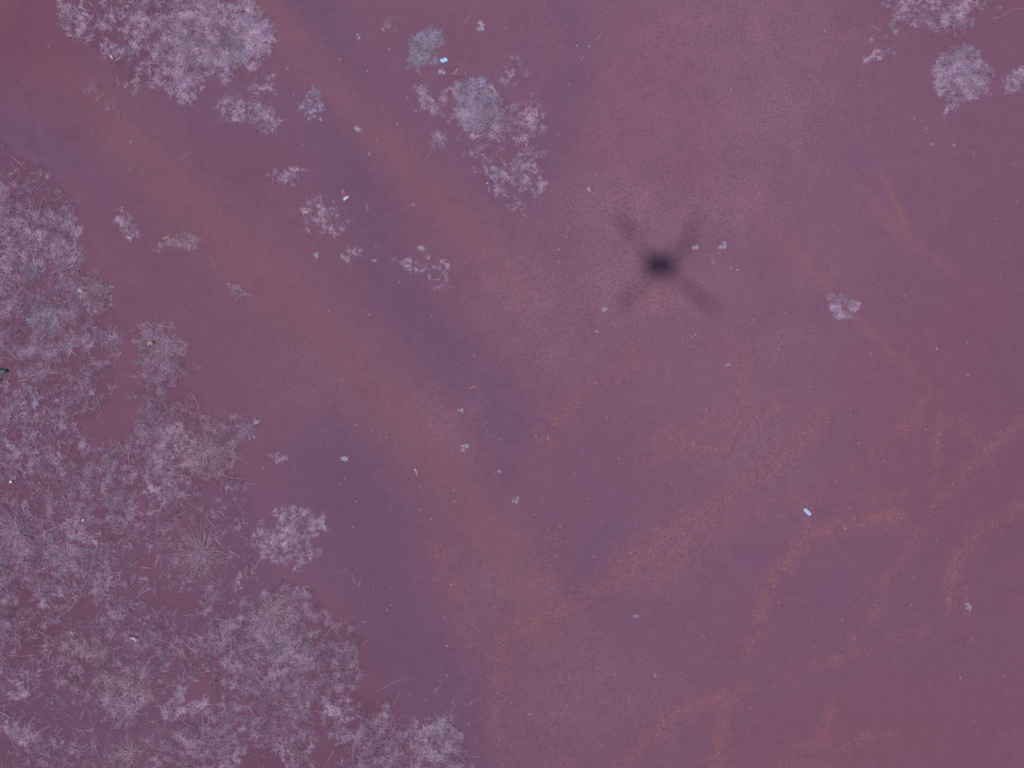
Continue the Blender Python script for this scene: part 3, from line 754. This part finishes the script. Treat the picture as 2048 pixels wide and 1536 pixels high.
for i, (cx, cy, R, n, tint, label) in enumerate(TUSSOCKS):
    pal, pr = PALN[tint]
    nd = 16; dirs = RNG.random(nd) * 6.283; a = np.where(RNG.random(n) < 0.6, dirs[RNG.choice(nd, n)] + RNG.normal(0, 0.14, n), RNG.random(n) * 6.283)
    r0 = np.abs(RNG.normal(0, R * 0.16, n))
    ra = a + RNG.normal(0, 0.6, n)
    rx = cx + np.cos(ra) * r0; ry = cy - np.sin(ra) * r0
    ln = R * RNG.uniform(0.2, 1.05, n); wd = RNG.uniform(0.12, 0.26, n)
    ln *= 0.75 + 0.45 * np.cos(a - i * 1.7) * 0.6
    lift = RNG.uniform(0.015, 0.06, n) * R / 70
    col = pal[RNG.choice(len(pal), n, p=pr)] * RNG.uniform(0.8, 1.15, (n, 1))
    arr = [rx, ry, a, ln, wd, lift, RNG.normal(0, 0.6, n), col]
    X, Y = P(cx, cy); z = float(relief(np.array([float(X)]), np.array([float(Y)]))[0])
    root = bpy.data.objects.new("grass_tussock", None); C.objects.link(root)
    root.location = (float(X), float(Y), z); root.empty_display_size = 0.1
    tag(root, label, "grass tussock", "radiating grass tussocks")
    def part(nm, ar):
        me = blade_mesh(nm, *ar)
        co = np.empty(len(me.vertices) * 3, np.float32); me.vertices.foreach_get("co", co)
        co = co.reshape(-1, 3) - np.array((X, Y, z), np.float32); me.vertices.foreach_set("co", co.ravel())
        return link(nm, me, M_GRASS, root)
    part("leaf_blades", arr)
    # curled dead leaves at the heart
    m = n // 3
    tb = tuft_blades(cx + RNG.normal(0, R * 0.5, m // 6), cy + RNG.normal(0, R * 0.5, m // 6), 10, 9, "mixed", 3.0)
    part("dead_leaves", tb)
    nblades += n + m
print("blades", nblades)

# ------------------------------------------------------------------ small weeds
M_WEED = attr_mat("weed_leaf", "blade", rough=0.6, spec=0.2, translucent=0.15)
for i, (cx, cy, R, label) in enumerate(WEEDS):
    faint = "faint" in label or "loose" in label
    n = int(R * (4.0 if faint else 8.0)) + 8
    pal, pr = PALN["bluegreen"]
    nl = 2 + i % 3                                           # a few lobes of unlike size
    lx = RNG.normal(0, R * 0.34, nl); ly = RNG.normal(0, R * 0.28, nl); lr = R * RNG.uniform(0.16, 0.42, nl)
    w = RNG.choice(nl, n, p=lr / lr.sum())
    a = RNG.random(n) * 6.283
    q = np.abs(RNG.normal(0, 0.55, n))
    arr = [cx + lx[w] + np.cos(a) * q * lr[w], cy + ly[w] - np.sin(a) * q * lr[w], a + RNG.normal(0, 0.9, n), R * RNG.uniform(0.15, 0.45, n), RNG.uniform(0.4, 0.9, n) * min(1.2, R / 8),
           RNG.uniform(0.004, 0.014, n), RNG.normal(0, 0.5, n), pal[RNG.choice(len(pal), n, p=pr)] * RNG.uniform(1.0, 1.2, (n, 1)) * (0.88 if faint else 1.0)]
    me = blade_mesh("weed", *arr)
    X, Y = P(cx, cy); z = float(relief(np.array([float(X)]), np.array([float(Y)]))[0])
    co = np.empty(len(me.vertices) * 3, np.float32); me.vertices.foreach_get("co", co)
    co = co.reshape(-1, 3) - np.array((X, Y, z), np.float32); me.vertices.foreach_set("co", co.ravel())
    o = link("weed", me, M_WEED, loc=(float(X), float(Y), z))
    tag(o, label, "weed", "tiny weeds on the open soil")

# ------------------------------------------------------------------ pebbles and clods
import bmesh
def rock_mesh(name, seed, flat=0.6):
    bm = bmesh.new(); bmesh.ops.create_icosphere(bm, subdivisions=2, radius=1.0)
    r = random.Random(seed)
    ax = [Vector((r.uniform(-1, 1), r.uniform(-1, 1), r.uniform(-1, 1))).normalized() for _ in range(7)]
    for v in bm.verts:
        k = 1.0
        for a in ax:
            d = v.co.dot(a)
            if d > 0.62: k = min(k, 0.62 / d + 0.12)
        v.co *= k * r.uniform(0.97, 1.03)
        v.co.z *= flat
    me = bpy.data.meshes.new(name); bm.to_mesh(me); bm.free()
    return me
M_PEB = plain("pale_pebble", alb((164, 138, 158)), 0.9, 0.3, 0.3, 3.0, 0.12)
M_CLOD = plain("red_clod", alb((134, 94, 110)), 1.0, 0.05, 0.6, 4.0, 0.15)
pebs = [rock_mesh("pebble", s, 0.55) for s in range(6)]
for me in pebs: me.materials.append(M_PEB)
for i, (x, y, r) in enumerate(PEBBLES):
    X, Y = P(x, y); z = float(relief(np.array([float(X)]), np.array([float(Y)]))[0])
    o = link("pebble", pebs[i % 6], loc=(float(X), float(Y), z + r * S * 0.15))
    r *= 0.72; o.scale = (r * S * random.uniform(.8, 1.15), r * S * random.uniform(.8, 1.15), r * S)
    o.rotation_euler = (0, 0, random.uniform(0, 6.28))
    own = {(1154, 92): "bright white pebble below the curved straw near the top", (1873, 697): "bright white pebble alone at the right below the grass ring",
           (260, 283): "pale pebble lying on the wheel rut upper left", (526, 935): "pale pebble under the tiny grass wisp"}.get((x, y))
    tag(o, own or "tiny pale pebble lying on the soil", "pebble", "pale pebbles scattered over the soil")
clods = [rock_mesh("soil_clod", s + 40, 0.5) for s in range(3)]
for me in clods: me.materials.append(M_CLOD)
CL_LABEL = ["pinkish soil clod above the pale grass bar", "pinkish soil clod below the round pale weed", "reddish soil clod touching the foil wrapper", "small clod beside the second wheel rut",
            "small clod on the cool soil near the top", "small tan clod just below the drone shadow", "small clod left of the crumbly tyre marks in the middle", "small clod under the short tyre mark in the middle",
            "faint reddish clod right of the top left mat", "small clod at the right side of the wheel rut"]
for i, (x, y, r) in enumerate(CLODS):
    X, Y = P(x, y); z = float(relief(np.array([float(X)]), np.array([float(Y)]))[0])
    o = link("soil_clod", clods[i % 3], loc=(float(X), float(Y), z + r * S * 0.1))
    o.scale = (r * S, r * S * random.uniform(.8, 1.1), r * S); o.rotation_euler = (0, 0, random.uniform(0, 6.28))
    tag(o, CL_LABEL[i], "soil clod", "loose soil clods")

# ------------------------------------------------------------------ twigs
def tube_mesh(name, pts, r0, sides=5):
    """tapering tube through 3-D points, closed at both ends"""
    bm = bmesh.new(); rings = []
    n = len(pts)
    for i, p in enumerate(pts):
        a = pts[max(i - 1, 0)]; b = pts[min(i + 1, n - 1)]
        t = (Vector(b) - Vector(a)).normalized()
        u = t.cross(Vector((0, 0, 1)))
        u = u.normalized() if u.length > 1e-4 else Vector((1, 0, 0))
        w = u.cross(t).normalized()
        r = r0 * (1 - 0.55 * i / max(n - 1, 1))
        rings.append([bm.verts.new(Vector(p) + (u * math.cos(q) + w * math.sin(q)) * r) for q in [6.2832 * k / sides for k in range(sides)]])
    for i in range(n - 1):
        for k in range(sides):
            bm.faces.new((rings[i][k], rings[i][(k + 1) % sides], rings[i + 1][(k + 1) % sides], rings[i + 1][k]))
    bm.faces.new(list(reversed(rings[0]))); bm.faces.new(rings[-1])
    me = bpy.data.meshes.new(name); bm.to_mesh(me); bm.free()
    for p in me.polygons: p.use_smooth = True
    return me
TW = {"straw": plain("straw_stalk", alb((152, 130, 150)), 0.6, 0.3, 0.2, 40), "white": plain("white_stalk", alb((206, 182, 196)), 0.5, 0.4, 0.2, 40), "orange": plain("orange_stalk", alb((176, 126, 130)), 0.7, 0.2, 0.2, 40)}
for pts, w, tint, label in TWIGS:
    cx, cy = pts[0]
    X0, Y0 = P(cx, cy); z0 = float(Z(cx, cy)[0])
    dense = []
    for i in range(len(pts) - 1):
        for t in (0, 0.5):
            dense.append((pts[i][0] + (pts[i + 1][0] - pts[i][0]) * t, pts[i][1] + (pts[i + 1][1] - pts[i][1]) * t))
    dense.append(pts[-1])
    p3 = []
    for (a, b) in dense:
        X, Y = P(a + random.uniform(-.4, .4), b + random.uniform(-.4, .4)); zz = float(Z(a, b)[0])
        p3.append((float(X - X0), float(Y - Y0), zz - z0 + w * S * 0.8))
    w *= 0.8; me = tube_mesh("twig", p3, w * S)
    o = link("twig", me, TW[tint], loc=(float(X0), float(Y0), z0))
    tag(o, label, "twig", "loose stalks and twigs on the soil")
    if "forked" in label:
        q = Vector(p3[len(p3) // 2]); e = Vector(p3[-1])
        d = (e - q); d.rotate(__import__("mathutils").Euler((0, 0, 0.55)))
        link("side_twig", tube_mesh("side_twig", [q, q + d * 0.5, q + d * 0.95], w * S * 0.7), TW[tint], o)

# ------------------------------------------------------------------ litter
def sheet(name, w, h, nx_, ny_, fz, thick=0.0012):
    """crumpled sheet of real thickness: fz(u, v) -> (dx, dy, z)"""
    bm = bmesh.new(); top = []; bot = []
    for j in range(ny_ + 1):
        rt, rb = [], []
        for i in range(nx_ + 1):
            u = i / nx_ - .5; v = j / ny_ - .5
            dx, dy, z = fz(u, v)
            rt.append(bm.verts.new((u * w + dx, v * h + dy, z + thick))); rb.append(bm.verts.new((u * w + dx, v * h + dy, z)))
        top.append(rt); bot.append(rb)
    for j in range(ny_):
        for i in range(nx_):
            bm.faces.new((top[j][i], top[j][i + 1], top[j + 1][i + 1], top[j + 1][i]))
            bm.faces.new((bot[j][i], bot[j + 1][i], bot[j + 1][i + 1], bot[j][i + 1]))
    edge = [(0, i) for i in range(nx_ + 1)] + [(j, nx_) for j in range(1, ny_ + 1)] + [(ny_, i) for i in range(nx_ - 1, -1, -1)] + [(j, 0) for j in range(ny_ - 1, 0, -1)]
    for k in range(len(edge)):
        a = edge[k]; b = edge[(k + 1) % len(edge)]
        bm.faces.new((bot[a[0]][a[1]], bot[b[0]][b[1]], top[b[0]][b[1]], top[a[0]][a[1]]))
    bmesh.ops.recalc_face_normals(bm, faces=bm.faces)
    me = bpy.data.meshes.new(name); bm.to_mesh(me); bm.free()
    return me
def bevel_box(name, w, h, d, bev, z0=0.0):
    bm = bmesh.new(); bmesh.ops.create_cube(bm, size=1)
    for v in bm.verts: v.co = Vector((v.co.x * w, v.co.y * h, z0 + (v.co.z + .5) * d))
    if bev: bmesh.ops.bevel(bm, geom=bm.edges[:], offset=bev, segments=2, affect='EDGES')
    me = bpy.data.meshes.new(name); bm.to_mesh(me); bm.free()
    return me
def spot(px, py, dz=0.0):
    X, Y = P(px, py)
    return (float(X), float(Y), float(Z(px, py)[0]) + dz)

M_WHITE = plain("white_card", (0.50, 0.52, 0.70), 0.5, 0.4, 0.15, 80, 0.05)
M_BLUEP = plain("pale_blue_print", (0.25, 0.36, 0.56), 0.45, 0.4, 0.1, 120, 0.25)
M_PLAST = plain("glossy_white_plastic", (0.42, 0.68, 0.98), 0.25, 0.6, 0.5, 90, 0.06)
M_HOLE = plain("dark_opening", (0.02, 0.05, 0.09), 0.8, 0.1)
M_FOIL = plain("silver_foil", (0.62, 0.60, 0.68), 0.35, 0.5, 0.5, 110, 0.1, metallic=0.0)
M_PURP = plain("purple_plastic", (0.14, 0.035, 0.15), 0.4, 0.4, 0.3, 80, 0.15)
M_GLASSY = plain("pale_shard", (0.45, 0.42, 0.66), 0.2, 0.6, 0.2, 70, 0.1)
M_GREEN = plain("dark_green_glass", (0.010, 0.045, 0.05), 0.12, 0.6, 0.1, 60, 0.2)
M_GREENL = plain("green_glass_edge", (0.08, 0.17, 0.19), 0.2, 0.6, 0.1, 60, 0.2)
M_LEAF = plain("dry_orange_leaf", alb((158, 118, 124)), 0.7, 0.2, 0.4, 50, 0.15)

def wob(seed, amp, f=5.0):
    return lambda u, v: amp * (float(vnoise(np.array([u * f + 9.0]), np.array([v * f + 4.0]), seed)[0]) - 0.3)

# folded white carton with two blue panels
root = bpy.data.objects.new("folded_carton", None); C.objects.link(root)
root.location = spot(1614, 1023.7, 0.0); root.rotation_euler = (0, 0, math.radians(-44))
tag(root, "small white folded carton with two pale blue panels on bare soil", "carton")
link("carton_body", bevel_box("carton_body", 0.082, 0.031, 0.012, 0.0015), M_WHITE, root)
for sx in (-1, 1):
    link("printed_panel", bevel_box("printed_panel", 0.027, 0.020, 0.0012, 0.0003, 0.0121), M_BLUEP, root, loc=(sx * 0.0195, -0.001, 0))
link("flap", bevel_box("flap", 0.020, 0.006, 0.002, 0.0005, 0.0123), M_WHITE, root, loc=(0.004, 0.0125, 0))

# crushed glossy cup
root = bpy.data.objects.new("crushed_cup", None); C.objects.link(root)
root.location = spot(888.3, 121.5, 0.004); root.rotation_euler = (0, 0, math.radians(4))
tag(root, "bright bluish-white crushed plastic scrap beside the blue-grey grass clump", "plastic scrap")
w_ = wob(5, 0.016, 6)
def fcup(u, v):
    k = 1 - 0.25 * (abs(u) > .4) * abs(v)
    return (0.004 * math.sin(v * 9), 0.004 * math.sin(u * 8), 0.010 + 0.018 * max(0, 1 - (u * u + v * v) * 3.4) + w_(u, v))
link("cup_wall", sheet("cup_wall", 0.068, 0.038, 14, 8, fcup), M_PLAST, root)
def disc(name, r1, r2, z, n=10, hgt=0.003):
    bm = bmesh.new()
    a = [bm.verts.new((r1 * math.cos(6.2832 * k / n), r2 * math.sin(6.2832 * k / n), z)) for k in range(n)]
    b = [bm.verts.new((r1 * .9 * math.cos(6.2832 * k / n), r2 * .9 * math.sin(6.2832 * k / n), z + hgt)) for k in range(n)]
    for k in range(n): bm.faces.new((a[k], a[(k + 1) % n], b[(k + 1) % n], b[k]))
    bm.faces.new(b); bm.faces.new(list(reversed(a)))
    me = bpy.data.meshes.new(name); bm.to_mesh(me); bm.free(); return me
link("mouth_hole", disc("mouth_hole", 0.005, 0.005, 0.036), M_HOLE, root, loc=(-0.012, 0.001, 0))
link("torn_rim", disc("torn_rim", 0.009, 0.0028, 0.026), M_HOLE, root, loc=(-0.018, 0.017, 0))

# foil wrapper, folded along its length
root = bpy.data.objects.new("foil_wrapper", None); C.objects.link(root)
root.location = spot(690.5, 396, 0.002); root.rotation_euler = (0, 0, math.radians(40))
tag(root, "shiny silver-white foil wrapper strip on the cool soil band", "wrapper")
w2 = wob(8, 0.006, 7)
link("bright_fold", sheet("bright_fold", 0.056, 0.011, 10, 3, lambda u, v: (0, 0, 0.006 + 0.004 * v + w2(u, v) * .4)), M_FOIL, root, loc=(0.004, -0.009, 0))
M_FOILD = plain("dull_foil", alb((140, 132, 150)), 0.5, 0.3, 0.5, 110, 0.15)
link("dull_fold", sheet("dull_fold", 0.050, 0.016, 10, 3, lambda u, v: (0, 0, 0.004 - 0.004 * v + w2(u, v) * .5)), M_FOILD, root, loc=(0, 0.0052, 0))

def scrap(name, px, py, w, h, rot, mat, label, cat, amp=0.008, seed=3):
    q = wob(seed, amp, 5)
    def f(u, v): return (0.12 * w * math.sin(v * 7 + seed), 0.12 * h * math.sin(u * 6 + seed), 0.003 + abs(q(u, v)) + 0.5 * amp * abs(u))
    o = link(name, sheet(name, w, h, 8, 6, f), mat, loc=spot(px, py, 0.004)); o.rotation_euler = (0, 0, math.radians(rot))
    tag(o, label, cat); return o
scrap("plastic_scrap", 981.5, 364, 0.020, 0.040, 5, M_PURP, "small purple plastic scrap at the edge of the speckled grass mat", "plastic scrap", 0.008, 4)
scrap("glass_shard", 974.5, 366.8, 0.020, 0.010, 5, M_GLASSY, "pale shiny shard left of the purple scrap", "shard", 0.004, 6)
scrap("plastic_strip", 272.5, 1275, 0.062, 0.012, -28, M_FOIL, "shiny white plastic strip on the radiating tuft lower left", "plastic strip", 0.012, 7).location.z += 0.05
scrap("plastic_strip", 262.5, 1272, 0.05, 0.016, -30, M_PURP, "dark purple strip left of the shiny plastic strip", "plastic strip", 0.010, 12).location.z += 0.03
scrap("paper_scrap", 225, 116, 0.040, 0.012, -50, M_FOIL, "small white paper scrap at the edge of the top left mat", "paper scrap", 0.010, 9).location.z += 0.012
scrap("paper_scrap", 163, 582, 0.045, 0.034, 15, M_FOILD, "pale paper scrap at the right side of the left mat", "paper scrap", 0.010, 10).location.z += 0.014
scrap("paper_scrap", 24, 963, 0.024, 0.022, 60, M_FOIL, "small bright scrap at the left edge above the grey tussock", "paper scrap", 0.010, 11).location.z += 0.018
scrap("paper_scrap", 168, 1040, 0.026, 0.012, 45, M_FOIL, "small bright piece standing for a glint right of the large grey tussock", "paper scrap", 0.008, 13).location.z += 0.016  # bright sheet put in to paint a glint
scrap("dry_leaf", 305, 687, 0.052, 0.036, 10, M_LEAF, "dry orange leaf on the wiry tussock of the grass tongue", "leaf", 0.010, 14).location.z += 0.045
scrap("dry_leaf", 334, 476, 0.070, 0.018, 25, M_LEAF, "narrow reddish dry leaf on the crooked straw wisp", "leaf", 0.008, 15).location.z += 0.012
# green glass at the left edge
root = bpy.data.objects.new("broken_bottle", None); C.objects.link(root)
root.location = spot(6, 741, 0.004); root.rotation_euler = (0, 0, math.radians(-8))
tag(root, "broken dark green glass at the left edge", "broken glass")
def curved(name, w, h, rad):
    return sheet(name, w, h, 10, 5, lambda u, v: (0, 0, 0.006 + rad * (0.25 - v * v) + 0.002 * math.sin(u * 21)), 0.003)
link("bottle_wall", curved("bottle_wall", 0.085, 0.034, 0.06), M_GREEN, root, loc=(0.010, 0.004, 0.006))
link("shard", curved("shard", 0.06, 0.018, 0.03), M_GREENL, root, loc=(0.0, -0.016, 0.016))
scrap("glass_shard", 1, 761, 0.028, 0.045, 0, M_GREEN, "black glass shard at the left edge under the green glass", "shard", 0.004, 17).location.z += 0.012

# ------------------------------------------------------------------ the drone that carries the camera and throws the shadow
M_DARK = plain("dark_drone_shell", (0.03, 0.03, 0.035), 0.45, 0.4, 0.05, 30)
M_CARB = plain("carbon_arm", (0.015, 0.015, 0.017), 0.35, 0.5, 0.05, 60)
M_PROP = plain("propeller_plastic", (0.04, 0.04, 0.042), 0.4, 0.4, 0.05, 30)
drone = bpy.data.objects.new("quadcopter_drone", None); C.objects.link(drone)
drone.location = (0, 0, CAM_H + 0.20)
tag(drone, "dark quadcopter drone overhead whose blurred cross-shaped shadow lies on the soil", "drone")
link("body", bevel_box("body", 0.32, 0.21, 0.11, 0.04, -0.05), M_DARK, drone)
link("battery", bevel_box("battery", 0.16, 0.10, 0.035, 0.008, 0.061), M_DARK, drone, loc=(0.02, 0, 0))
ARMS = [(-0.37, 0.40, 132), (0.28, 0.25, 75), (-0.31, -0.31, 222), (0.42, -0.36, -42)]
for ax, ay, pa in ARMS:
    a = link("arm", tube_mesh("arm", [(ax * .22, ay * .18, 0.0), (ax * .6, ay * .6, 0.01), (ax, ay, 0.02)], 0.019, 10), M_CARB, drone)
    mt = link("motor", disc("motor", 0.032, 0.032, 0.0, 16, 0.05), M_DARK, drone, loc=(ax, ay, 0.015))
    pr = bpy.data.objects.new("propeller", None); C.objects.link(pr); pr.parent = drone
    pr.location = (ax, ay, 0.072); pr.rotation_euler = (0, 0, math.radians(pa))
    for s in (0, math.pi):
        bm = bmesh.new()
        prof = [(0.01, 0.010), (0.05, 0.019), (0.11, 0.018), (0.17, 0.014), (0.21, 0.008)]
        up = []; lo = []
        for q, wd in prof:
            tw = 0.35 * (1 - q / 0.26)
            row = []
            for k in (-1, 1):
                row.append((q, k * wd, k * wd * tw))
            up.append([bm.verts.new((x, y, z + .0015)) for x, y, z in row]); lo.append([bm.verts.new((x, y, z - .0015)) for x, y, z in row])
        for i in range(len(prof) - 1):
            bm.faces.new((up[i][0], up[i + 1][0], up[i + 1][1], up[i][1])); bm.faces.new((lo[i][0], lo[i][1], lo[i + 1][1], lo[i + 1][0]))
            bm.faces.new((up[i][0], lo[i][0], lo[i + 1][0], up[i + 1][0])); bm.faces.new((up[i][1], up[i + 1][1], lo[i + 1][1], lo[i][1]))
        bm.faces.new((up[0][0], up[0][1], lo[0][1], lo[0][0])); bm.faces.new((up[-1][0], lo[-1][0], lo[-1][1], up[-1][1]))
        me = bpy.data.meshes.new("blade"); bm.to_mesh(me); bm.free()
        b = link("blade", me, M_PROP, pr); b.rotation_euler = (0, 0, s)
for sy in (-1, 1):
    link("landing_skid", tube_mesh("landing_skid", [(-0.14, sy * 0.11, -0.11), (0, sy * 0.11, -0.115), (0.14, sy * 0.11, -0.11)], 0.009, 8), M_CARB, drone)
    for sx in (-1, 1):
        link("leg", tube_mesh("leg", [(sx * 0.08, sy * 0.08, -0.03), (sx * 0.09, sy * 0.11, -0.11)], 0.008, 8), M_CARB, drone)
gim = link("gimbal_camera", bevel_box("gimbal_camera", 0.07, 0.06, 0.07, 0.01, -0.155), M_DARK, drone)
link("lens_ring", disc("lens_ring", 0.022, 0.022, -0.168, 20, 0.012), M_CARB, gim)
